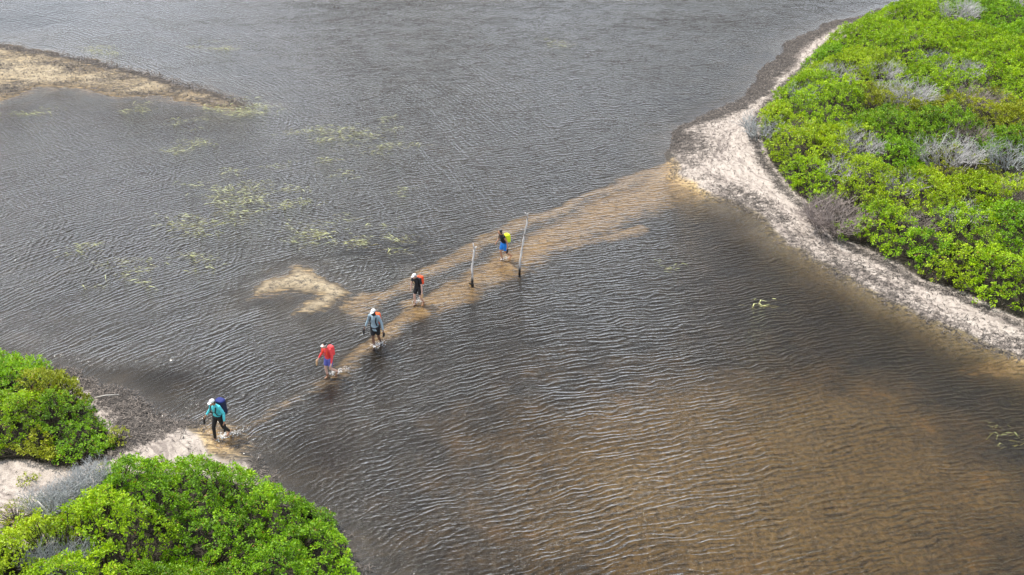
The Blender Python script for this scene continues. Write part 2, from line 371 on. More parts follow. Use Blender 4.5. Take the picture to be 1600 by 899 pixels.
# short chop everywhere
chop = k.noise(k.mapping(pos, (1, 2.0, 1), (0, 0, R(-15))), 7, 3, .6)
hs.append(k.math('MULTIPLY', chop, .020))
h = hs[0]
for x in hs[1:]: h = k.math('ADD', h, x)
gust = k.rng(k.noise(k.mapping(pos, (1, 2.2, 1), (0, 0, R(-12))), .11, 3, .5), .3, .7, .72, 1.15)
h = k.math('MULTIPLY', k.math('MULTIPLY', h, k.attr('calm').outputs['Fac']), k.math('MULTIPLY', gust, 2.75))
bn = k.bump(h, 1.0, 1.0)
fr = k.n('Fresnel'); fr.inputs['IOR'].default_value = 1.333; k.l(bn, fr.inputs['Normal'])
gl = k.n('BsdfGlossy'); gl.inputs['Roughness'].default_value = .09; k.l(bn, gl.inputs['Normal']); gl.inputs['Color'].default_value = (1, 1, 1, 1)
tr = k.n('BsdfTransparent')
ms = k.n('MixShader'); k.l(fr.outputs[0], ms.inputs[0]); k.l(tr.outputs[0], ms.inputs[1]); k.l(gl.outputs[0], ms.inputs[2])
k.l(ms.outputs[0], k.o.inputs['Surface'])
dep = k.attr('depth').outputs['Fac']; tint = k.n('CombineColor')
for i, a in enumerate((1.7, 2.0, 2.7)): k.l(k.math('EXPONENT', k.math('MULTIPLY', dep, -a)), tint.inputs[i])
k.l(tint.outputs[0], tr.inputs['Color']); k.t.nodes.remove(k.b)
link('water', me, k.m, kind='structure')

# ================================================================ vegetation
def leaf_mat(name, dark, mid, light, trans=.24):
    k = NM(name)
    c = k.n('SeparateColor'); k.l(k.attr('tint').outputs['Color'], c.inputs[0])
    col = k.mix(k.rng(c.outputs[0], 0, .5), dark, mid); col = k.mix(k.rng(c.outputs[0], .5, 1), col, light)
    # a few yellowing and rusty leaves
    col = k.mix(k.math('GREATER_THAN', c.outputs[1], .965), col, (.24, .14, .03))
    k.l(col, k.b.inputs['Base Color']); k.b.inputs['Roughness'].default_value = .5
    k.b.inputs['Specular IOR Level'].default_value = .35
    t = k.n('BsdfTranslucent'); k.l(k.mix(1., col, (1.35, 1.25, .5), 'MULTIPLY'), t.inputs[0])
    m = k.n('MixShader'); m.inputs[0].default_value = trans; k.l(k.b.outputs[0], m.inputs[1]); k.l(t.outputs[0], m.inputs[2])
    k.l(m.outputs[0], k.o.inputs['Surface']); return k.m
LEAF = dict(
  bright=leaf_mat('bright_leaves', (.11, .20, .004), (.27, .45, .006), (.50, .68, .014)),
  lime=leaf_mat('yellow_green_leaves', (.16, .25, .006), (.32, .46, .008), (.50, .63, .018)),
  deep=leaf_mat('deep_green_leaves', (.06, .14, .004), (.15, .29, .005), (.31, .50, .012)),
  mid=leaf_mat('mid_green_leaves', (.08, .18, .005), (.19, .38, .006), (.37, .59, .014)),
  olive=leaf_mat('olive_leaves', (.13, .16, .008), (.27, .32, .012), (.44, .48, .03)))
bark = plain('brown_bark', (.048, .036, .022), .9, .3, 20)
def twig_mat(name, a, b):
    k = NM(name); c = k.n('SeparateColor'); k.l(k.attr('tint').outputs['Color'], c.inputs[0])
    k.l(k.mix(c.outputs[0], a, b), k.b.inputs['Base Color']); k.b.inputs['Roughness'].default_value = .85; return k.m
TWIG = dict(grey=twig_mat('bleached_twigs', (.20, .185, .18), (.56, .54, .53)),
            brown=twig_mat('dry_brown_twigs', (.09, .07, .06), (.36, .30, .27)),
            blue=twig_mat('blue_grey_dry_grass', (.17, .18, .18), (.46, .475, .47)),
            wrack=twig_mat('dry_weed', (.015, .013, .011), (.24, .20, .17)))

def leaves_mesh(P, up, size, K, tint, flat=.35):
    """tufts at P (n,3) pointing along up (n,3); every tuft is a rosette of K leaf faces"""
    n = len(P); ang = rng.random((n, K))*6.283; el = rng.random((n, K))*1.25-.05
    a = np.cross(up, np.array([[.3, .9, .1]])); a /= np.linalg.norm(a, axis=1, keepdims=True); b = np.cross(up, a)
    dirs = (np.cos(el)[..., None]*(np.cos(ang)[..., None]*a[:, None]+np.sin(ang)[..., None]*b[:, None])+np.sin(el)[..., None]*up[:, None])
    side = np.cross(dirs, up[:, None]+.35*rng.normal(size=(n, K, 3))); side /= np.linalg.norm(side, axis=2, keepdims=True)+1e-6
    sz = (size*(.7+.6*rng.random((n, 1, 1))))*(.8+.4*rng.random((n, K, 1)))
    st = P[:, None]+dirs*sz*(.25+.75*rng.random((n, K, 1)))+up[:, None]*sz*rng.random((n, K, 1))*.9
    ln = sz*.95; wd = sz*.27
    V = np.stack([st, st+dirs*ln*.5+side*wd, st+dirs*ln-up[:, None]*sz*.12, st+dirs*ln*.5-side*wd], 2).reshape(-1, 3)
    F = np.arange(n*K*4).reshape(-1, 4)
    t = np.clip(tint[:, None]+.17*rng.normal(size=(n, K)), 0, 1); q = rng.random((n, K))
    C = np.stack([np.repeat(t.ravel(), 4), np.repeat(q.ravel(), 4), np.zeros(n*K*4)], -1)
    return V, F, C
def canopy_h(x, y, edge, h0, dome, s=0):
    """height of the leaf canopy over the ground: low at the edge, lumpy in the middle"""
    lump = fbm(x*.55, y*.55, 71+s, 3)*1.2+(np.abs(fbm(x*1.1, y*1.1, 75+s, 2))*2-.35)*.7
    cl = (np.abs(fbm(x*2.4, y*2.4, 171+s, 2))-.12)*1.5
    bu = 0
    for (px, py, r_, dh) in BUMPS[s]:
        c = at(px, py, h0*.8); bu = bu+dh*np.exp(-((x-c[0])**2+((y-c[1])*.85)**2)/(r_*r_))
    return bu*sstep(0, 1., edge)+h0*((.35+.65*sstep(-.1, 1.4, edge))*(.70+.50*dome+.62*lump)-.55*sstep(.0, .5, cl)*.5)
BUMPS = {6: [(168,850,2.0,.65), (300,862,1.0,-1.05), (262,880,.8,-.8), (400,800,1.6,.25)], 3: [(40,650,1.6,.35), (20,735,1.2,-.3)],
         0: [(1345,190,1.1,-.9), (1290,160,2.2,.45), (1395,215,2.2,.5), (1450,150,1.6,-.4), (1480,270,2.4,-.5), (1430,315,2.6,.4), (1530,140,2.4,.4), (1420,85,2.6,.4), (1350,85,1.3,-.35), (1500,395,2.2,.35), (1545,250,1.5,-.4), (1245,250,1.6,.3), (1460,420,1.3,-.3), (1560,40,2.2,-.4)]}
def thicket(poly, seeds, hbase, dens, size, K, region_pad=.0, s=0):
    """fills one footprint with neighbouring shrubs; every shrub owns the tufts nearest its own centre"""
    x0, y0 = poly.min(0); x1, y1 = poly.max(0); x1 = min(x1, 60); x0 = max(x0, -32); y1 = min(y1, 102); y0 = max(y0, 14.)
    n = int((x1-x0)*(y1-y0)*dens); x = x0+(x1-x0)*rng.random(n); y = y0+(y1-y0)*rng.random(n)
    e = sdf(poly, x+.9*fbm(x*.8, y*.8, 81, 3)+.3*fbm(x*3, y*3, 83, 2), y+.9*fbm(x*.8, y*.8, 82, 3)+.3*fbm(x*3, y*3, 84, 2))
    m = e > 0; x, y, e = x[m], y[m], e[m]
    wx = x+1.6*fbm(x*.6, y*.6, 91, 3); wy = y+1.6*fbm(x*.6, y*.6, 92, 3)
    S = np.array([[c[0], c[1]] for c in (at(q[0], q[1], hbase*.8) for q in seeds)]); W = np.array([q[2] for q in seeds])
    D = np.hypot(wx[:, None]-S[:, 0], wy[:, None]-S[:, 1])/W; own = D.argmin(1); dm = D.min(1)
    sec = np.sort(D, 1)[:, 1] if len(seeds) > 1 else dm*3
    dome = sstep(0, .55, (sec-dm)/(sec+dm+1e-6)*1.2)
    g = ground(x, y)
    return x, y, e, own, dome, g
def shrub(idx, sel, data, hb, size, K, mat, label, group, s, name='shrub', cat='shrub'):
    x, y, e, own, dome, g = [d[sel] for d in data]
    if len(x) < 8: return
    hc = canopy_h(x, y, e, hb, dome, s)
    low = rng.random(len(x)) < .34
    hc = np.maximum(hc, .12)
    z = g+hc*np.where(low, .25+.6*rng.random(len(x)), 1.)+.07*rng.normal(size=len(x))
    eps = .15
    hx = canopy_h(x+eps, y, e, hb, dome, s)-hc; hy = canopy_h(x, y+eps, e, hb, dome, s)-hc
    up = np.stack([-hx/eps*.8, -hy/eps*.8, np.ones_like(x)], -1)+.30*rng.normal(size=(len(x), 3))
    # outer tufts lean out over the edge
    up /= np.linalg.norm(up, axis=1, keepdims=True)
    cx, cy = x.mean(), y.mean(); cz = float(ground(cx, cy)[0])
    root = empty(name, (cx, cy, cz), label=label, cat=cat, group=group)
    P = np.stack([x-cx, y-cy, z-cz], -1)
    tint = np.clip(.42+.9*fbm(x*1.3, y*1.3, 97, 3)+.12*rng.normal(size=len(x)), 0, 1)
    V, F, C = leaves_mesh(P, up, size, K, tint)
    me = npmesh('foliage', V, F); vcol(me, 'tint', C); link('foliage', me, mat, root)
    # stems: from a few rootstocks up into the canopy
    m = rng.choice(len(x), min(len(x), 60), replace=False); nb = max(2, len(m)//12)
    bs = P[rng.choice(len(x), nb)]; q = P[m]; src = bs[np.argmin(((q[:, None, :2]-bs[None, :, :2])**2).sum(2), 1)].copy()
    src[:, 2] = ground(src[:, 0]+cx, src[:, 1]+cy)-cz-.05
    mid = (src+q)/2+rng.normal(size=q.shape)*.12; mid[:, 2] = src[:, 2]+(q[:, 2]-src[:, 2])*.55
    o_ = bs.copy(); o_[:, 2] = ground(o_[:, 0]+cx, o_[:, 1]+cy)-cz-.05; o_ = o_[np.argsort(o_[:, 0])]     # creeping rootstock joins the stems
    V1, F1 = segs(src, mid, .028, .018, 4); V2, F2 = segs(mid, q, .018, .007, 4); V3, F3 = segs(o_[:-1], o_[1:], .03, .03, 4)
    link('branches', npmesh('branches', np.vstack([V1, V2, V3]), np.vstack([F1, F2+len(V1), F3+len(V1)+len(V2)])), bark, root)
    return root
def dead(px, py, rx, ry, h, mat, label, name='dead_shrub', cat='dead shrub', n=26, up=.8, th=.011, group=None, lean=(0, 0), zb=.0, zref=.6):
    """leafless bush: many forking bare twigs"""
    c = at(px, py, zref); cx, cy = c[0], c[1]; cz = float(ground(cx, cy)[0])+zb
    root = empty(name, (cx, cy, cz), label=label, cat=cat, group=group)
    A, B, Ra, Rb, T = [], [], [], [], []
    for i in range(n):
        a = random.random()*6.283; q = math.sqrt(random.random())
        p = np.array([math.cos(a)*q*rx*.75, math.sin(a)*q*ry*.75, 0.]); d = np.array([math.cos(a)*(1-up)*1.3+lean[0], math.sin(a)*(1-up)*1.3+lean[1], up]); d /= np.linalg.norm(d)
        stack = [(p, d, h*random.uniform(.35, .55), th*1.7, 0)]; tn = random.random()
        while stack:
            p, d, l, r, lv = stack.pop(); e = p+d*l; A.append(p); B.append(e); Ra.append(r); Rb.append(r*.65); T.append(min(1, max(0, tn*.5+.15+.2*lv*random.random()+.3*random.random())))
            if lv < 4:
                for _ in range(2 if lv else 4):
                    nd = d+np.array([random.gauss(0, .5), random.gauss(0, .5), random.gauss(.05, .3)]); nd /= np.linalg.norm(nd)
                    stack.append((e, nd, l*random.uniform(.5, .85), r*.68, lv+1))
    V, F = segs(A, B, Ra, Rb, 3); me = npmesh('twigs', V, F)
    C = np.repeat(np.array(T), 6); vcol(me, 'tint', np.stack([C, C, C], -1)); link('twigs', me, TWIG[mat], root)
    # woody crown the twigs spring from
    m = []; 
    for i in range(7):
        a = i*.9; m.append((np.array([0, 0, -.05]), np.array([math.cos(a)*rx*.5, math.sin(a)*ry*.5, h*.28])))
    V, F = segs([q[0] for q in m], [q[1] for q in m], .03, .015, 5); link('stems', npmesh('stems', V, F), bark, root)
    return root

GR = 'green shrubs of the right bank thicket'
right = [
 (1420,20,1.,'bright','bright green shrub beside the far tip of the dark weed beach at the top'),
 (1345,55,1.,'bright','bright green shrub where the pale path meets the thicket near the top'),
 (1275,95,1.,'mid','mid green shrub at the upper end of the pale sand path'),
 (1232,145,.9,'bright','bright green shrub beside the path just above the pale bush on the point'),
 (1200,190,.8,'lime','yellow green shrub on the westernmost point of the right thicket'),
 (1325,110,1.,'lime','yellow green shrub above the grey streak of dead twigs nearest the path'),
 (1415,85,1.1,'bright','broad bright green shrub below the grey patch at the top of the right bank'),
 (1490,70,1.,'bright','bright green shrub under the largest bleached patch at the top right'),
 (1555,30,1.,'mid','mid green shrub between the two bleached patches in the top right corner'),
 (1565,100,1.1,'bright','bright green shrub at the right edge above the pale twig patches'),
 (1490,135,1.,'bright','bright green shrub between the twig patches in the middle of the upper thicket'),
 (1400,175,.8,'olive','olive shrub beside the big bleached twig patch in the upper thicket'),
 (1290,175,1.1,'bright','rounded bright green shrub left of the dark hollow in the upper thicket'),
 (1560,190,1.1,'olive','olive yellow shrub at the right edge behind the deep green pair'),
 (1395,215,1.15,'deep','deep green shrub right below the big bleached twig patch'),
 (1470,210,.9,'deep','deep green shrub between the big dark green one and the olive one at the edge'),
 (1240,235,1.,'lime','yellow green shrub on the path side just below the point'),
 (1310,240,1.,'lime','yellow green shrub left of the dead bush beside the deep green shrubs'),
 (1395,260,.9,'mid','mid green shrub in front of the large deep green shrub'),
 (1250,290,.9,'bright','bright green shrub leaning over the path above the brown dead bush'),
 (1480,275,.9,'olive','olive shrub among the long band of bare twigs in the middle of the thicket'),
 (1575,250,1.,'deep','deep green shrub at the right edge beside the whitish streak'),
 (1335,300,1.,'lime','yellow green shrub directly above the brown dead bush'),
 (1430,315,1.1,'lime','wide yellow green shrub in the centre of the lower thicket'),
 (1535,315,1.1,'lime','yellow green shrub left of the dark round dead bush at the right edge'),
 (1370,365,1.,'bright','bright green shrub just right of the brown dead bush at the beach'),
 (1425,390,.9,'mid','mid green shrub over the beach below the centre of the thicket'),
 (1500,375,1.1,'bright','bright green shrub behind the front row of the lower thicket'),
 (1585,370,1.,'mid','mid green shrub on the right edge under the dark round dead bush'),
 (1480,430,.9,'lime','yellow green shrub in the front row where the beach narrows'),
 (1560,450,1.,'bright','bright green front shrub nearest the lower right end of the beach'),
 (1660,60,1.3,'mid','mid green shrub beyond the top right edge of the picture'),
 (1670,190,1.3,'bright','bright green shrub beyond the right edge of the picture level with the olive ones'),
 (1680,330,1.3,'lime','yellow green shrub beyond the right edge of the picture above the beach'),
 (1680,480,1.2,'bright','bright green shrub beyond the right edge at the end of the beach'),
 (1520,-40,1.4,'bright','bright green shrub beyond the top edge of the right bank'),
 (1640,-50,1.5,'mid','mid green shrub beyond the top right corner of the right bank')]
deadR = [
 (1492,28,1.5,1.6,.9,'grey','largest bleached twig patch at the top of the right thicket',46),
 (1592,14,1.2,1.6,.9,'grey','bleached dead bush in the top right corner',36),
 (1420,68,.9,1.0,.6,'brown','small brown grey twig patch under the largest bleached one',26),
 (1306,122,1.2,.8,.7,'grey','pale grey streak of dead twigs near the upper path',34),
 (1252,148,.8,.8,.6,'blue','pale dead bush on the path side near the top of the right bank',22),
 (1378,122,1.1,.7,.7,'grey','pale grey streak of dead twigs second from the path',30),
 (1448,98,.8,.7,.6,'blue','thin grey streak between bright green shrubs in the upper thicket',22),
 (1495,122,1.5,.9,.7,'grey','wide bare twig patch right of the thin grey streak',40),
 (1415,162,1.5,.9,.9,'grey','big bleached twig patch above the deep green shrub',50),
 (1520,168,1.5,1.0,.7,'brown','dark purplish bare twig patch right of the big bleached one',40),
 (1345,240,.9,1.1,.8,'grey','upright bleached dead bush left of the deep green shrubs',36),
 (1187,203,.8,.9,.7,'blue','pale blue grey dead bush on the point over the path',28),
 (1238,207,.7,.6,.5,'brown','small dark dead bush just inside the point',20),
 (1303,273,.7,.7,.7,'grey','small bleached bush below the yellow green shrubs by the path',24),
 (1408,297,.8,.7,.6,'grey','small bleached bush in the middle of the lower thicket',22),
 (1480,258,1.6,.8,.8,'grey','long band of bare twigs under the deep green shrubs',46),
 (1572,262,1.0,.9,.8,'blue','whitish streak of dead twigs at the right edge',28),
 (1510,225,1.0,.7,.6,'brown','brown twig patch between the deep green shrubs and the olive one',26),
 (1430,350,.7,.5,.6,'brown','small brown twig patch in the lower thicket',18),
 (1500,345,1.0,.5,.6,'grey','fallen pale branches in the lower thicket',20),
 (1590,322,.7,.6,.7,'brown','dark round dead bush at the right edge of the lower thicket',26)]
data = thicket(veg_right, right, 1.15, 40, .1, 22)
dc = [(at(q[0], q[1], 1.0)[:2], q[2], q[3]) for q in deadR]
keep = np.ones(len(data[0]), bool)
for (c, rx, ry) in dc:
    q = np.hypot((data[0]-c[0]+.5*fbm(data[0]*2, data[1]*2, 3))/(rx*1.1), (data[1]-c[1]+.5)/(ry*1.5))
    keep &= ~((q < .95) & (rng.random(len(q)) < .93))
# open hollow and the brown dead bush's own place
for (px, py, rx, ry) in [(1332,185,.9,.6), (1305,345,1.25,1.3), (1545,160,.7,.5), (1505,210,.4,.4), (1585,320,.5,.5)]:
    c = at(px, py, .5)[:2]; keep &= np.hypot((data[0]-c[0])/rx, (data[1]-c[1])/ry) > 1
data = [d[keep] for d in data]
for i, (px, py, w_, mt, lb) in enumerate(right):
    shrub(i, data[3] == i, data, 1.15, .092, 20, LEAF[mt], lb, GR, 0)
for (px, py, rx, ry, h, mt, lb, n) in deadR:
    dead(px, py, rx, ry, h*1.6, mt, lb, n=n, group='dead shrubs in the right bank thicket', th=.012, zref=1.0, up=.7)
dead(1306, 352, 1.25, 1.2, 1.15, 'brown', 'large brown dead bush at the beach edge of the right thicket', n=80, group='dead shrubs in the right bank thicket', th=.014, zref=.5, up=.6)

GL = 'green shrubs on the left bank'
left = [(10,590,1.,'mid','mid green shrub on the upper left bank at the picture edge'),
 (75,605,.9,'olive','olive green shrub on the upper left bank nearest the weed beach top'),
 (35,660,1.,'bright','bright green shrub in the middle of the upper left clump'),
 (120,645,1.,'deep','deep green shrub facing the dark weed beach in the upper left clump'),
 (135,705,.9,'mid','mid green shrub at the lower right corner of the upper left clump over the sand'),
 (40,725,.9,'olive','olive shrub at the sandy lower edge of the upper left clump'),
 (-90,640,1.2,'bright','bright green shrub of the upper left clump beyond the picture edge')]
data = thicket(veg_left, left, 1.0, 62, .085, 22)
for i, q in enumerate(left): shrub(i, data[3] == i, data, .95, .075, 22, LEAF[q[3]], q[4], GL, 3)
near = [(225,785,1.,'mid','fresh green shrub at the top left corner of the near clump beside the sand path'),
 (325,770,1.,'mid','fresh green shrub at the top of the near clump below the landing'),
 (430,795,1.,'mid','fresh green shrub of the near clump beside the shoreline bend'),
 (505,850,1.,'mid','mid green shrub on the water side of the near clump'),
 (340,850,1.,'mid','mid green shrub in the middle of the near clump'),
 (185,855,1.1,'bright','rounded bright green shrub mound in the lower left in front of the shaded hollow'),
 (60,880,1.,'lime','yellow green shrub in the lower left corner by the dead grass tuft'),
 (430,900,1.,'mid','mid green shrub at the bottom edge near the water'),
 (290,930,1.,'deep','deep green shrub in the shaded hollow at the bottom edge'),
 (100,960,1.2,'bright','bright green shrub beyond the lower left corner of the picture'),
 (-60,900,1.2,'lime','yellow green shrub beyond the left edge beside the sand path')]
data = thicket(veg_near, near, 1.25, 78, .085, 22)
c = at(98, 892, 1.0)[:2]; kp = np.hypot((data[0]-c[0])/.75, (data[1]-c[1])/.45) > 1
data = [d[kp] for d in data]
for i, q in enumerate(near): shrub(i, data[3] == i, data, 1.25, .072, 24, LEAF[q[3]], q[4], GL, 6)
dead(98, 888, .8, .45, 1.0, 'blue', 'blue grey dead grass tuft among the green shrubs in the lower left corner', 'dead_grass_tuft', 'dead grass', n=50, up=.93, th=.009, zref=1.0)
for (px, py, n, lb) in [(150,775,60,'blue grey dry grass clump at the upper end of the band by the sand path'),(118,795,60,'blue grey dry grass clump in the middle of the band by the sand path'),(82,815,50,'blue grey dry grass clump beside the white stick')]:
    dead(px, py, .75, .55, .75, 'blue', lb, 'dead_grass_tuft', 'dead grass', n=n, up=.93, th=.008, zref=.3, group='dry grass clumps by the left sand path')
def small_plant(px, py, r, h, n, mt, lb, size=.06):
    c = at(px, py, h*.5); cx, cy = c[:2]; cz = float(ground(cx, cy)[0])
    a = rng.random(n)*6.283; q = np.sqrt(rng.random(n))*r; x = np.cos(a)*q; y = np.sin(a)*q; z = h*(1-(q/r)**2*.6)*(.5+.5*rng.random(n))
    up = np.stack([x*1.5, y*1.5, np.ones(n)*.6], -1); up /= np.linalg.norm(up, axis=1, keepdims=True)
    root = empty('small_plant', (cx, cy, cz), label=lb, cat='plant', group='small plants on the left bank')
    V, F, C = leaves_mesh(np.stack([x, y, z], -1), up, size, 14, np.full(n, .6)); me = npmesh('foliage', V, F); vcol(me, 'tint', C)
    link('foliage', me, LEAF[mt], root)
    V, F = segs(np.stack([x*.2, y*.2, 0*x-.03], -1), np.stack([x, y, z], -1), .012, .005, 4); link('stems', npmesh('stems', V, F), bark, root)
small_plant(183, 690, .42, .6, 34, 'olive', 'thin yellow green sprig on the dark weed beach beside the deep green shrub')
small_plant(30, 828, .9, .4, 90, 'olive', 'low olive plant at the left edge on the sand path')
small_plant(75, 808, .7, .45, 60, 'olive', 'low olive plant between the sand and the dry grass clumps')
small_plant(112, 832, .6, .5, 60, 'lime', 'low yellow green plant just below the white stick')
small_plant(165, 748, .3, .3, 16, 'olive', 'tiny olive plant on the sand below the upper left clump')
small_plant(252, 728, .22, .5, 14, 'bright', 'small bright green sprout sticking up above the near clump')
small_plant(50, 764, .3, .15, 14, 'olive', 'tiny flat olive plant on the white sand at the left')

# dry weed washed up on the shores: uncountable
def strands(name, N, x, y, z, ln, wd, label, mat, spread=1., lift=.03, dirbias=None):
    a = rng.random(N)*math.pi if dirbias is None else dirbias+rng.normal(size=N)*.5
    l = ln*(.4+rng.random(N)); d = np.stack([np.cos(a), np.sin(a), rng.normal(size=N)*.22], -1)*l[:, None]
    s = np.stack([-np.sin(a), np.cos(a), 0*a], -1)*(wd*(.5+rng.random(N)))[:, None]
    c = np.stack([x, y, z+lift*rng.random(N)], -1); bow = np.stack([0*a, 0*a, .25*l*rng.random(N)], -1)+s*rng.normal(size=(N, 1))*3
    V = np.stack([c-d/2-s, c-d/2+s, c+bow-s, c+bow+s, c+d/2-s*.4, c+d/2+s*.4], 1).reshape(-1, 3)
    F = (np.arange(N)*6)[:, None, None]+np.array([[[0, 2, 3, 1], [2, 4, 5, 3]]]); me = npmesh(name, V, F.reshape(-1, 4))
    t = np.repeat(rng.random(N)**1.3, 6); vcol(me, 'tint', np.stack([t, t, t], -1))
    return link(name, me, mat, kind='stuff', label=label)
def samp(n, x0, x1, y0, y1, field):
    x = x0+(x1-x0)*rng.random(n); y = y0+(y1-y0)*rng.random(n)
    i = np.clip(np.searchsorted(gx, x)-1, 0, nx-2); j = np.clip(np.searchsorted(gy, y)-1, 0, ny-2)
    p = field[j, i]*(1+1.6*fbm(x*1.2, y*1.2, 120, 3)); m = rng.random(n) < p; return x[m], y[m]
x, y = samp(300000, 6, 36, 24, 92, np.where(Z > -.02, np.clip(wrack*1.1+.05*(dr > 0), 0, 1)*(veg < .8)*(dr > -.1), 0))
strands('beach_weed', len(x), x, y, ground(x, y), .22, .012, 'dark dry weed strewn along the right beach', TWIG['wrack'])
x, y = samp(170000, -28, -4, 18, 38, np.where(Z > -.02, np.clip(wrack+.03*(dl > 0), 0, 1)*(veg < .6)*(dl > -.1), 0))
strands('beach_weed', len(x), x, y, ground(x, y), .16, .009, 'grey brown dry weed heaped on the left beach', TWIG['wrack'], lift=.06)
x, y = samp(110000, -48, -14, 50, 84, np.where((Z > -.06) & (di > -.6), wrack, 0))
strands('beach_weed', len(x), x, y, np.maximum(ground(x, y), -.01), .18, .02, 'dark weed along the far edge of the islet', TWIG['wrack'], lift=.10)

# algae drifting just under and on the surface
A = [(310,222,.8),(545,203,1.3),(600,185,.6),(622,228,1.0),(560,212,.9),(372,300,1.1),(420,302,1.2),(440,257,.5),(300,345,1.2),(325,352,1.0),(392,318,.9),
     (490,358,1.1),(470,366,.8),(320,408,.8),(575,383,.8),(625,375,.8),(205,173,.8),(292,193,.7),(640,300,.5),(1192,478,.45),(1572,668,.35),(1590,690,.35),(1045,417,.4),(362,265,.6),
     (365,322,.7),(455,318,.7),(145,390,.7),(200,408,.8),(205,440,.6),(515,245,.6),(500,222,.6),(380,167,1.6),(350,158,1.4),(160,76,1.2),(870,66,.9),(350,72,1.2),(60,178,1.),(540,272,.6),(460,205,.9),(280,235,.7)]
xs, ys = [], []
for (px, py, r_) in A:
    c = at(px, py)[:2]; n = int(130*r_*r_); n_sub = 6
    for j in range(n_sub):
        cx = c[0]+random.gauss(0, .8*r_); cy = c[1]+random.gauss(0, .7*r_); q = n//n_sub
        xs.append(cx+rng.normal(size=q)*.5*r_); ys.append(cy+rng.normal(size=q)*.22*r_)
xs = np.concatenate(xs); ys = np.concatenate(ys)
alg = twig_mat('pale_algae', (.26, .28, .10), (.66, .68, .32))
strands('floating_algae', len(xs), xs, ys, np.full(len(xs), -.098), .33, .0145, 'pale yellow green algae drifting in loose patches on the water', alg, lift=.09, dirbias=np.full(len(xs), .05))

# ================================================================ posts
wood = NM('weathered_wood'); nz = wood.noise(wood.mapping(wood.n('TexCoord').outputs['Object'], (6, 6, 1)), 2.2, 4, .6)
cw = wood.mix(wood.rng(nz, .34, .50), (.16, .14, .12), (.62, .59, .56)); sz = wood.n('SeparateXYZ'); wood.l(wood.geo(), sz.inputs[0])
cw = wood.mix(wood.rng(sz.outputs[2], .15, .50), (.022, .018, .015), cw)      # soaked foot
wood.l(cw, wood.b.inputs['Base Color']); wood.b.inputs['Roughness'].default_value = .85; wood = wood.m
def tube(name, pts, rad, m, parent, n=8, closed=True, **kw):
    pts = [Vector(p) for p in pts]; V = []; F = []
    prev = None
    for i, p in enumerate(pts):
        t = (pts[min(i+1, len(pts)-1)]-pts[max(i-1, 0)]).normalized()
        a = t.cross(Vector((0, 1, .13))) if prev is None else prev-t*prev.dot(t)
        a.normalize(); prev = a; b = t.cross(a); r_ = rad[i] if hasattr(rad, '__len__') else rad
        ra, rb = r_ if hasattr(r_, '__len__') else (r_, r_)
        for k_ in range(n):
            an = 6.28318*k_/n; V.append(p+a*math.cos(an)*ra+b*math.sin(an)*rb)
    for i in range(len(pts)-1):
        for k_ in range(n): F.append((i*n+k_, i*n+(k_+1) % n, (i+1)*n+(k_+1) % n, (i+1)*n+k_))
    F.append(tuple(range(n))[::-1]); F.append(tuple((len(pts)-1)*n+q for q in range(n)))
    me = bpy.data.meshes.new(name); me.from_pydata([tuple(v) for v in V], [], F); me.polygons.foreach_set('use_smooth', [True]*len(F)); me.update()
    return link(name, me, m, parent, **kw)
def post(px, py, pts, rad, forks, label):
    c = at(px, py); g = float(ground(c[0], c[1])[0]); root = empty('wooden_post', (c[0], c[1], g), label=label, cat='post', group='bleached driftwood posts in the ford')
    P = [(x, y, z-g) for x, y, z in pts]; P = [(P[0][0], P[0][1], -.2)]+P
    # a little knobbliness
    Q = []; rr = []
    R_ = [rad[0]]+list(rad)
    for i in range(len(P)-1):
        for t in (0, .33, .66):
            Q.append([P[i][j]*(1-t)+P[i+1][j]*t+(random.gauss(0, .006) if t else 0) for j in range(3)]); rr.append((R_[i]*(1-t)+R_[i+1]*t)*random.uniform(.9, 1.15))
    Q.append(P[-1]); rr.append(R_[-1]); tube('trunk', Q, rr, wood, root)
    for f in forks: tube('branch_stub', [(x, y, z-g) for x, y, z in f[0]], f[1], wood, root)
def zz(pts, bx, by): return [((x-bx+random.uniform(-4, 4))/6/40., random.uniform(-.03, .03), (by-y)/6/31.5) for x, y in pts]
p = zz([(607,640),(609,600),(615,540),(621,500),(628,460),(636,420),(641,380),(650,330),(656,290),(668,230),(681,195),(688,150),(690,125),(688,102)], 607, 640)
post(811.2, 426.5, p, [.050,.048,.044,.040,.044,.038,.034,.040,.032,.030,.040,.028,.030,.028],
     [([p[-1], (p[-1][0]-.07, p[-1][1], p[-1][2]+.10), (p[-1][0]-.09, p[-1][1]+.02, p[-1][2]+.14)], [.026,.022,.013]),
      ([p[-1], (p[-1][0]+.06, p[-1][1], p[-1][2]+.09), (p[-1][0]+.10, p[-1][1], p[-1][2]+.12)], [.028,.024,.015])], 'taller bleached post with a small forked tip right of the walker in blue shorts')
p = zz([(165,745),(166,700),(172,660),(170,620),(172,580),(176,545),(181,515),(190,480),(196,450),(200,428)], 165, 745)
post(737.5, 444, p, [.058,.052,.046,.042,.044,.040,.038,.040,.042,.044],
     [([p[-1], (p[-1][0]-.03, 0, p[-1][2]+.15), (p[-1][0]-.055, 0, p[-1][2]+.33)], [.036,.028,.016]),
      ([p[-1], (p[-1][0]+.05, 0, p[-1][2]+.11), (p[-1][0]+.09, .02, p[-1][2]+.17)], [.038,.03,.024]),
      ([p[0], (p[0][0]-.08, -.02, .02), (p[0][0]-.15, -.04, .05)], [.05,.04,.02])], 'shorter bleached post with a wide forked top left of the walker in blue shorts')

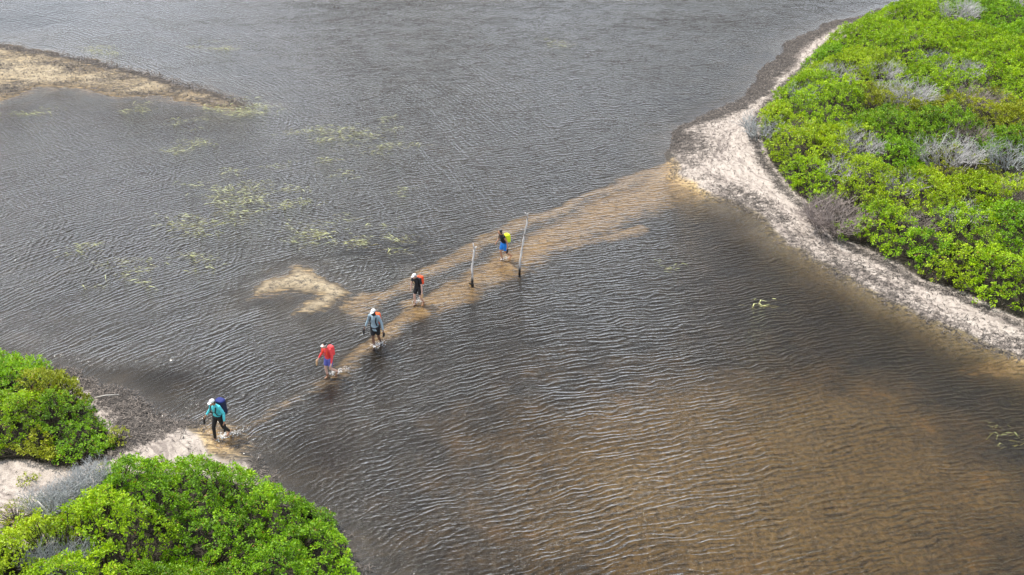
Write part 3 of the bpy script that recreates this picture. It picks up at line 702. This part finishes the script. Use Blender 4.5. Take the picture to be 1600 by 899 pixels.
# ================================================================ people
def sphere_tpl():
    V = []; F = []; nu, nv = 12, 7
    V.append((0, 0, 1))
    for j in range(1, nv):
        for i in range(nu): a = 6.28318*i/nu; b = math.pi*j/nv; V.append((math.sin(b)*math.cos(a), math.sin(b)*math.sin(a), math.cos(b)))
    V.append((0, 0, -1)); 
    for i in range(nu): F.append((0, 1+i, 1+(i+1) % nu))
    for j in range(nv-2):
        for i in range(nu): a = 1+j*nu; F.append((a+i, a+nu+i, a+nu+(i+1) % nu, a+(i+1) % nu))
    a = 1+(nv-2)*nu
    for i in range(nu): F.append((len(V)-1, a+(i+1) % nu, a+i))
    return np.array(V), F
SV, SF = sphere_tpl()
def r3(r_): return np.array(r_ if hasattr(r_, '__len__') else (r_, r_, r_), float)
def blob_mesh(name, chains, voxel=.012, smooth=4, mats=None, paint=None):
    """chains of ellipsoids welded into ONE continuous skin by a voxel remesh"""
    V = []; F = []
    for ch in chains:
        for i in range(len(ch)-1):
            (p0, a0), (p1, a1) = ch[i], ch[i+1]; p0 = np.array(p0, float); p1 = np.array(p1, float); a0 = r3(a0); a1 = r3(a1)
            n = max(1, int(np.linalg.norm(p1-p0)/(min(a0.min(), a1.min())*.45)))
            for q in range(n+1):
                t = q/n; b = len(V); V += list(SV*(a0*(1-t)+a1*t)+p0*(1-t)+p1*t); F += [tuple(b+v for v in f) for f in SF]
        if len(ch) == 1: b = len(V); V += list(SV*r3(ch[0][1])+np.array(ch[0][0])); F += [tuple(b+v for v in f) for f in SF]
    me = bpy.data.meshes.new(name); me.from_pydata([tuple(v) for v in V], [], F); me.update()
    o = bpy.data.objects.new('tmp', me); COL.objects.link(o)
    m = o.modifiers.new('r', 'REMESH'); m.mode = 'VOXEL'; m.voxel_size = voxel; m.use_smooth_shade = True
    s_ = o.modifiers.new('s', 'SMOOTH'); s_.factor = .5; s_.iterations = smooth
    dg = bpy.context.evaluated_depsgraph_get(); out = bpy.data.meshes.new_from_object(o.evaluated_get(dg)); out.name = name
    bpy.data.objects.remove(o); bpy.data.meshes.remove(me)
    for mm in (mats or []): out.materials.append(mm)
    if paint:
        for po in out.polygons:
            c = po.center
            for (q, rad, mi) in paint:
                if (c[0]-q[0])**2+(c[1]-q[1])**2+(c[2]-q[2])**2 < rad*rad: po.material_index = mi
    out.polygons.foreach_set('use_smooth', [True]*len(out.polygons))
    return out
def cloth(name, col, rough=.8):
    k = NM(name); nz = k.noise(k.n('TexCoord').outputs['Object'], 14, 3)
    k.l(k.mix(k.rng(nz, .3, .7), tuple(c*.82 for c in col), col), k.b.inputs['Base Color']); k.b.inputs['Roughness'].default_value = rough
    k.l(k.bump(nz, .02, .8), k.b.inputs['Normal']); return k.m
skin = {a: plain(a+'_skin', c, .55, .08, 9) for a, c in dict(pale=(.62,.38,.29), tan=(.42,.22,.13), brown=(.16,.08,.05)).items()}
eye_m = plain('dark_eye', (.02, .015, .012), .2); lip_m = plain('lip', (.40, .14, .12), .5)
CL = dict(turq=cloth('turquoise_fabric', (.10,.66,.74)), black=cloth('black_fabric', (.013,.013,.016)), navy=cloth('navy_fabric', (.012,.018,.055)), royal=cloth('royal_blue_fabric', (.015,.025,.17)),
    coral=cloth('coral_red_fabric', (.88,.075,.075)), violet=cloth('violet_blue_fabric', (.12,.13,.46)), grey=cloth('light_blue_grey_fabric', (.30,.40,.46)), orange=cloth('orange_fabric', (.92,.13,.025)),
    red=cloth('orange_red_fabric', (.90,.085,.02)), blue=cloth('bright_blue_fabric', (.015,.25,.80)), neon=cloth('neon_yellow_fabric', (.72,.85,.02)), white=cloth('white_fabric', (.80,.80,.80)),
    darkh=cloth('dark_hair', (.014,.011,.010)), brownh=cloth('brown_hair', (.05,.025,.015)), palegrey=cloth('pale_grey_fabric', (.55,.55,.58)), tanrub=cloth('tan_rubber', (.55,.36,.18)), dark=cloth('dark_rubber', (.02,.02,.022)))
def lerp(a, b, t): return tuple(a[i]*(1-t)+b[i]*t for i in range(3))
def person(px, py, label, rz, H, sk, lean=.08, bend=.10, legs=None, arms=None, top='black', sleeve='long', bottom='shorts', bcol='black', hat=None, hair='darkh',
           pack='orange', packs=(.17, .13, .27), strap='black', hold=(None, None), tophem=.90, packlabel='', pack2=None, vis=.0, visor=False):
    c = at(px, py); g = float(ground(c[0], c[1])[0]); g = max(g, -.24); s_ = H/1.72
    M = Matrix.Translation((c[0], c[1], g)) @ Matrix.Rotation(rz, 4, 'Z') @ Matrix.Scale(s_, 4)
    root = empty('person', (c[0], c[1], g), rz, label=label, cat='person', group='hikers wading across the ford in single file'); root.scale = (s_,)*3
    hipz = .90
    ly = lambda z: -lean*max(0, z-hipz)/.5      # forward offset of the trunk
    hip = [(-.095, 0, hipz), (.095, 0, hipz)]; sh = [(-.175, ly(1.38), 1.375), (.175, ly(1.38), 1.375)]
    neck = (0, ly(1.45)-.01, 1.45); head = (0, ly(1.55)-.02-bend, 1.585-bend*.45)
    legs = legs or [((-.11, -.10, .48), (-.12, -.12, .09), 0), ((.11, .02, .47), (.11, .20, .12), .12)]
    arms = arms or [((-.24, -.02+ly(1.1), 1.10), (-.27, -.10+ly(1.), .87)), ((.24, .02+ly(1.1), 1.10), (.27, -.05+ly(1.), .87))]
    ch = [[((0, 0, .93), (.155, .105, .10)), ((0, ly(1.08), 1.08), (.130, .092, .09)), ((0, ly(1.28), 1.27), (.160, .105, .10)), ((0, ly(1.38), 1.36), (.135, .085, .06))],
          [(neck, .055), ((head[0], head[1]+.035, head[2]-.07), .052)],
          [(head, (.074, .092, .105))], [((head[0], head[1]-.035, head[2]-.055), (.052, .055, .05))],
          [((head[0], head[1]-.093, head[2]-.02), (.012, .018, .018))],
          [((head[0]-.075, head[1], head[2]-.01), (.012, .02, .028))], [((head[0]+.075, head[1], head[2]-.01), (.012, .02, .028))]]
    hands = []
    for i in (0, 1):
        kn, an, tip = legs[i]
        ch.append([(hip[i], (.088, .092, .09)), (lerp(hip[i], kn, .5), .075), (kn, .052)])
        ch.append([(kn, .052), (lerp(kn, an, .35), .055), (an, .036)])
        foot = (an[0], an[1]-.13, an[2]-.05+tip*-.9); ch.append([((an[0], an[1]+.03, an[2]-.03), (.034, .036, .034)), (foot, (.042, .045, .022))])
        el, wr = arms[i]; ch.append([(sh[i], .052), (lerp(sh[i], el, .4), .045), (el, .036)]); ch.append([(el, .037), (lerp(el, wr, .3), .038), (wr, .025)])
        d = Vector(wr)-Vector(el); d.normalize(); side = 1 if i else -1
        palm = Vector(wr)+d*.055; ch.append([(tuple(wr), (.024, .027, .024)), (tuple(palm), (.020, .040, .035))])
        hands.append((palm, d, side))
        for f in range(4):       # four unequal fingers, curled, and a thumb leaving the side of the palm
            b = palm+d*.035+Vector((0, -.030+.020*f, 0)); L_ = [.030, .036, .033, .025][f]
            m1 = b+d*L_+Vector((-side*.006, 0, 0)); m2 = m1+d*L_*.6+Vector((-side*.022, 0, 0)); ch.append([(tuple(b), .0095), (tuple(m1), .009), (tuple(m2), .0075)])
        b = palm+Vector((-side*.008, -.036, -.0)); m1 = b+d*.03+Vector((-side*.010, -.018, 0)); ch.append([(tuple(b), .012), (tuple(m1), .010), (tuple(m1+d*.024+Vector((-side*.012, .004, 0))), .0085)])
    hd = Vector(head)
    paint = [((hd.x-.03, hd.y-.088, hd.z+.005), .014, 1), ((hd.x+.03, hd.y-.088, hd.z+.005), .014, 1), ((hd.x, hd.y-.088, hd.z-.062), .018, 2)]
    link('body', blob_mesh('body', ch, .0065, 3, [skin[sk], eye_m, lip_m], paint), None, root)
    # upper garment
    t = [[((0, 0, tophem), (.172, .122, .04)), ((0, 0, max(.95, tophem+.03)), (.170, .120, .06)), ((0, ly(1.08), 1.08), (.150, .112, .09)), ((0, ly(1.28), 1.27), (.176, .122, .10)), ((0, ly(1.38), 1.365), (.150, .098, .062))],
         [(sh[0], .068), (sh[1], .068)]]
    for i in (0, 1):
        el, wr = arms[i]
        if sleeve == 'long': t.append([(sh[i], .068), (lerp(sh[i], el, .5), .058), (el, .050), (lerp(el, wr, .4), .048), (lerp(el, wr, .88), .036)])
        elif sleeve == 'short': t.append([(sh[i], .070), (lerp(sh[i], el, .55), .064)])
        else: t.append([(sh[i], .062), (lerp(sh[i], el, .1), .06)])
    link('shirt', blob_mesh('shirt', t, .011, 3), CL[top], root)
    b = [[((0, 0, .90), (.172, .122, .09)), ((0, 0, 1.0), (.150, .112, .05))]]
    for i in (0, 1):
        kn, an, _ = legs[i]
        if bottom == 'shorts': b.append([(hip[i], (.105, .108, .1)), (lerp(hip[i], kn, .62), .092)])
        else: b.append([(hip[i], (.102, .106, .1)), (kn, .066), (lerp(kn, an, .95), .050)])
    link('trousers' if bottom == 'long' else 'shorts', blob_mesh('trousers', b, .011, 3), CL[bcol], root)
    # hair and hat
    hb = [[((hd.x, hd.y+.018, hd.z+.018), (.084, .092, .100))], [((hd.x, hd.y+.07, hd.z-.06), (.060, .045, .07))]]
    if hair == 'neckcover': hb = [[((hd.x, hd.y+.012, hd.z-.02), (.085, .092, .10))], [((hd.x, hd.y-.05, hd.z-.075), (.062, .050, .045))], [((hd.x, hd.y+.03, hd.z-.12), (.085, .075, .05))]]; hm = CL['dark']; nm = 'neck_gaiter'
    else: hm = CL[hair]; nm = 'hair'
    if hair != 'neckcover' and not hat: hb.append([((hd.x, hd.y+.095, hd.z+.06), .045)])
    link(nm, blob_mesh(nm, hb, .009, 3), hm, root)
    if hat or visor:
        m_ = CL[hat or 'white']
        if hat: hc = link('cap', blob_mesh('cap', [[((hd.x, hd.y+.008, hd.z+.058), (.088, .100, .070))]], .009, 3), m_, root)
        else: hc = link('visor', blob_mesh('visor', [[((hd.x+.084*math.cos(a), hd.y+.01+.094*math.sin(a), hd.z+.035), .009)] for a in np.arange(0, 6.28, .08)], .006, 1), m_, root)
        link('brim', blob_mesh('brim', [[((hd.x, hd.y-.10, hd.z+.035), ((.075, .062, .010) if hat else (.062, .035, .009)))], [((hd.x, hd.y-.125, hd.z+.028), ((.062, .05, .009) if hat else (.05, .025, .009)))]], .006, 2), m_, hc)
    # backpack: a thing of its own on the walker's back
    ox = ly(1.2)+.105+packs[1]
    pr = empty('backpack', tuple(M @ Vector((0, ox, 1.15))), rz, label=packlabel, cat='backpack', group='backpacks worn by the hikers'); pr.scale = (s_,)*3
    wx_, wy_, wz_ = packs
    link('bag', blob_mesh('bag', [[((sx*wx_*.5, sy*wy_*.35, -wz_*.62), (wx_*.55, wy_*.68, wz_*.35)), ((sx*wx_*.45, sy*wy_*.35, wz_*.60), (wx_*.52, wy_*.66, wz_*.35))] for sx in (-1, 1) for sy in (-1, 1)], .013, 5), CL[pack], pr)
    link('lid', blob_mesh('lid', [[((-wx_*.45, .0, wz_*.92), (wx_*.55, wy_*.95, .055)), ((wx_*.45, 0, wz_*.92), (wx_*.55, wy_*.95, .055))]], .012, 4), CL[pack2 or pack], pr)
    link('front_pocket', blob_mesh('front_pocket', [[((0, wy_*.85, -wz_*.5), (wx_*.62, wy_*.38, wz_*.30)), ((0, wy_*.85, wz_*.05), (wx_*.58, wy_*.36, wz_*.26))]], .012, 4), CL[strap if pack2 else pack], pr)
    for sx in (-1, 1):
        tube('strap', [(sx*.085, -wy_*.9, wz_*.55+.0), (sx*.10, -ox+ly(1.42)+.03, .265), (sx*.11, -ox+ly(1.4)-.085, .205), (sx*.118, -ox+ly(1.28)-.142, .06), (sx*.135, -ox+ly(1.1)-.10, -.10), (sx*.175, -ox+ly(1.05)+.01, -.16), (sx*.14, -wy_*.6, -.17)],
             [(.026, .009)]*7, CL[strap], pr, 8)
    if vis: tube('chest_strap', [(-.115, -ox+ly(1.28)-.148, .05), (0, -ox+ly(1.28)-.157, .05), (.115, -ox+ly(1.28)-.148, .05)], [(.012, .008)]*3, CL[strap], pr, 6)
    if vis: tube('hip_belt', [(-.16, -wy_*.8, -.20), (-.185, -ox+.0, -.20), (-.12, -ox-.118, -.21), (0, -ox-.140, -.21), (.12, -ox-.118, -.21), (.185, -ox, -.20), (.16, -wy_*.8, -.20)], [(.022, .010)]*7, CL[strap], pr, 6)
    for i in (0, 1):
        if hold[i]:
            mt, lb, L_ = hold[i]; palm, d, side = hands[i]; q = palm+d*.06
            r_ = empty('shoe', tuple(M @ q), rz, label=lb, cat='shoe', group='footwear carried in the hikers hands'); r_.scale = (s_,)*3
            link('sole', blob_mesh('sole', [[((0, .01, .01), (.030, .036, .03)), ((0, -.02, -L_*.5), (.022, .040, .05)), ((0, -.04, -L_), (.026, .046, .045))]], .009, 3), CL[mt], r_)
            link('upper', blob_mesh('upper', [[((.03*side, .0, -.01), (.03, .035, .05)), ((.03*side, -.02, -L_*.75), (.026, .040, .05))]], .009, 3), CL[mt], r_)
    return root
SH = 'shoe held by the walker in '
person(346, 682, 'person in turquoise long sleeves, white cap and black trousers stepping onto the left landing', R(-30), 1.74, 'tan', lean=.04, bend=.06, top='turq', bottom='long', bcol='black', hat='white',
    legs=[((-.10, -.17, .50), (-.08, -.20, .09), 0), ((.11, .05, .48), (.12, .26, .17), .10)],
    arms=[((-.27, -.02, 1.12), (-.36, -.16, .92)), ((.28, .03, 1.10), (.33, -.05, .84))], pack='navy', pack2='royal', packs=(.17, .14, .30), strap='black', vis=1, tophem=.97,
    hold=[('dark', 'dark '+SH+'turquoise, picture left', .20), ('dark', 'dark '+SH+'turquoise, picture right', .24)], packlabel='large navy backpack with royal blue lid on the walker in turquoise')
person(516, 584, 'person in a coral red long sleeved top, violet shorts and white visor, splashing along', R(-36), 1.68, 'pale', lean=.05, bend=.07, top='coral', bottom='shorts', bcol='violet', visor=True, hair='darkh',
    legs=[((-.09, -.12, .50), (-.09, -.06, .10), 0), ((.10, -.05, .49), (.14, .26, .20), .12)],
    arms=[((-.25, -.06, 1.10), (-.32, -.20, .90)), ((.25, -.04, 1.08), (.28, -.14, .84))], pack='coral', packs=(.13, .10, .20), strap='red', vis=0, tophem=.93,
    hold=[('tanrub', 'tan '+SH+'coral red', .18), None], packlabel='small coral and white backpack on the walker in coral red')
person(588, 536, 'person in a light blue grey tunic with white cap and dark neck gaiter', R(-20), 1.82, 'brown', lean=.0, bend=.02, top='grey', bottom='shorts', bcol='black', hat='white', hair='neckcover',
    legs=[((-.06, -.10, .48), (-.03, -.12, .09), 0), ((.08, .06, .48), (.05, .24, .14), .1)],
    arms=[((-.28, .02, 1.12), (-.36, -.08, .90)), ((.27, .03, 1.10), (.33, -.02, .84))], pack='orange', packs=(.14, .11, .21), strap='black', vis=0, tophem=.80,
    hold=[('dark', 'black '+SH+'the grey tunic, picture left', .17), ('dark', 'dark '+SH+'the grey tunic, picture right', .10)], packlabel='orange backpack on the walker in the light blue grey tunic')
person(655, 472, 'person in black t-shirt and shorts with a white cap, bending forward in the ford', R(-34), 1.68, 'pale', lean=.09, bend=.10, top='black', sleeve='short', bottom='shorts', bcol='black', hat='white', hair='brownh',
    legs=[((-.13, -.14, .49), (-.14, -.10, .10), 0), ((.13, -.06, .48), (.13, .14, .14), .1)],
    arms=[((-.27, -.10, 1.08), (-.30, -.14, .82)), ((.26, -.10, 1.08), (.30, -.14, .82))], pack='red', packs=(.14, .11, .19), strap='black', vis=0, tophem=.93,
    hold=[None, ('tanrub', 'yellowish tan '+SH+'black', .13)], packlabel='orange red backpack on the walker in black with the white cap')
person(787, 404, 'person in bright blue shorts and black top walking between the two posts, rear foot raised', R(-60), 1.66, 'tan', lean=.09, bend=.06, top='black', sleeve='none', bottom='shorts', bcol='blue', hair='darkh',
    legs=[((-.08, -.12, .50), (-.09, -.02, .10), 0), ((.09, .04, .50), (.11, .34, .26), .10)],
    arms=[((-.24, -.10, 1.12), (-.22, -.24, .98)), ((.27, .04, 1.10), (.32, .02, .86))], pack='neon', packs=(.15, .14, .20), strap='black', vis=0, tophem=1.03,
    hold=[None, ('dark', 'dark '+SH+'bright blue shorts', .15)], packlabel='neon yellow backpack on the walker in bright blue shorts')

# white water kicked up round the feet
foam = plain('white_foam', (.70, .70, .69), .3, .05)
def splash(px, py, L_, wv, n, lb):
    V = []; F = []
    c = at(px, py)
    for i in range(n):
        t = random.random(); x = c[0]+t*L_+random.gauss(0, .07); y = c[1]+t*L_*.5+random.gauss(0, wv*1.6); q = random.random()**2
        sx = random.uniform(.006, .021)*(1.3-t*.7); b = len(V); z = .004+(q*.12 if random.random() < .5 else 0)
        V += list(SV*np.array((sx*1.6, sx*.7, .010 if z < .01 else sx*.35))+np.array((x, y, z))); F += [tuple(b+v for v in f) for f in SF]
    me = bpy.data.meshes.new('splash'); me.from_pydata([tuple(v) for v in V], [], F); me.polygons.foreach_set('use_smooth', [True]*len(F)); me.update()
    link('water_splash', me, foam, kind='stuff', label=lb)
splash(341, 684, .75, .07, 150, 'white splash round the feet of the walker in turquoise')
splash(519, 584, .65, .05, 90, 'white splash behind the walker in coral red')
splash(584, 540, .35, .06, 90, 'white splash round the feet of the walker in the light blue grey tunic')
splash(650, 472, .25, .06, 80, 'white splash round the legs of the walker in black')
splash(783, 405, .30, .05, 35, 'small splash at the feet of the walker in bright blue shorts')

# bleached sticks
def stick(pts, rad, lb):
    c = pts[0]; g = float(ground(c[0], c[1])[0]); o = tube('driftwood_stick', [(x-c[0], y-c[1], z) for x, y, z in pts], rad, TW, None, label=lb, cat='stick'); o.location = (c[0], c[1], g)
TW = plain('bleached_wood', (.60, .56, .50), .8, .2, 12)
c = at(87, 832, 1.0); stick([(c[0]+.03, c[1], .1), (c[0], c[1], 1.0), (c[0]-.10, c[1], 1.42), (c[0]-.24, c[1], 1.72)], [.030, .032, .026, .016], 'bent white stick poking up from the dry grass by the left sand path')
c = at(122, 594, 0); stick([(c[0], c[1], .06), (c[0]+.08, c[1]-.30, .09), (c[0]+.06, c[1]-.62, .07)], [.02, .024, .012], 'pale driftwood stick at the top of the left weed beach')
c = at(150, 630, 0); stick([(c[0], c[1], .10), (c[0]+.35, c[1]+.12, .12), (c[0]+.80, c[1]+.22, .08)], [.018, .02, .012], 'grey driftwood stick lying across the middle of the left weed beach')
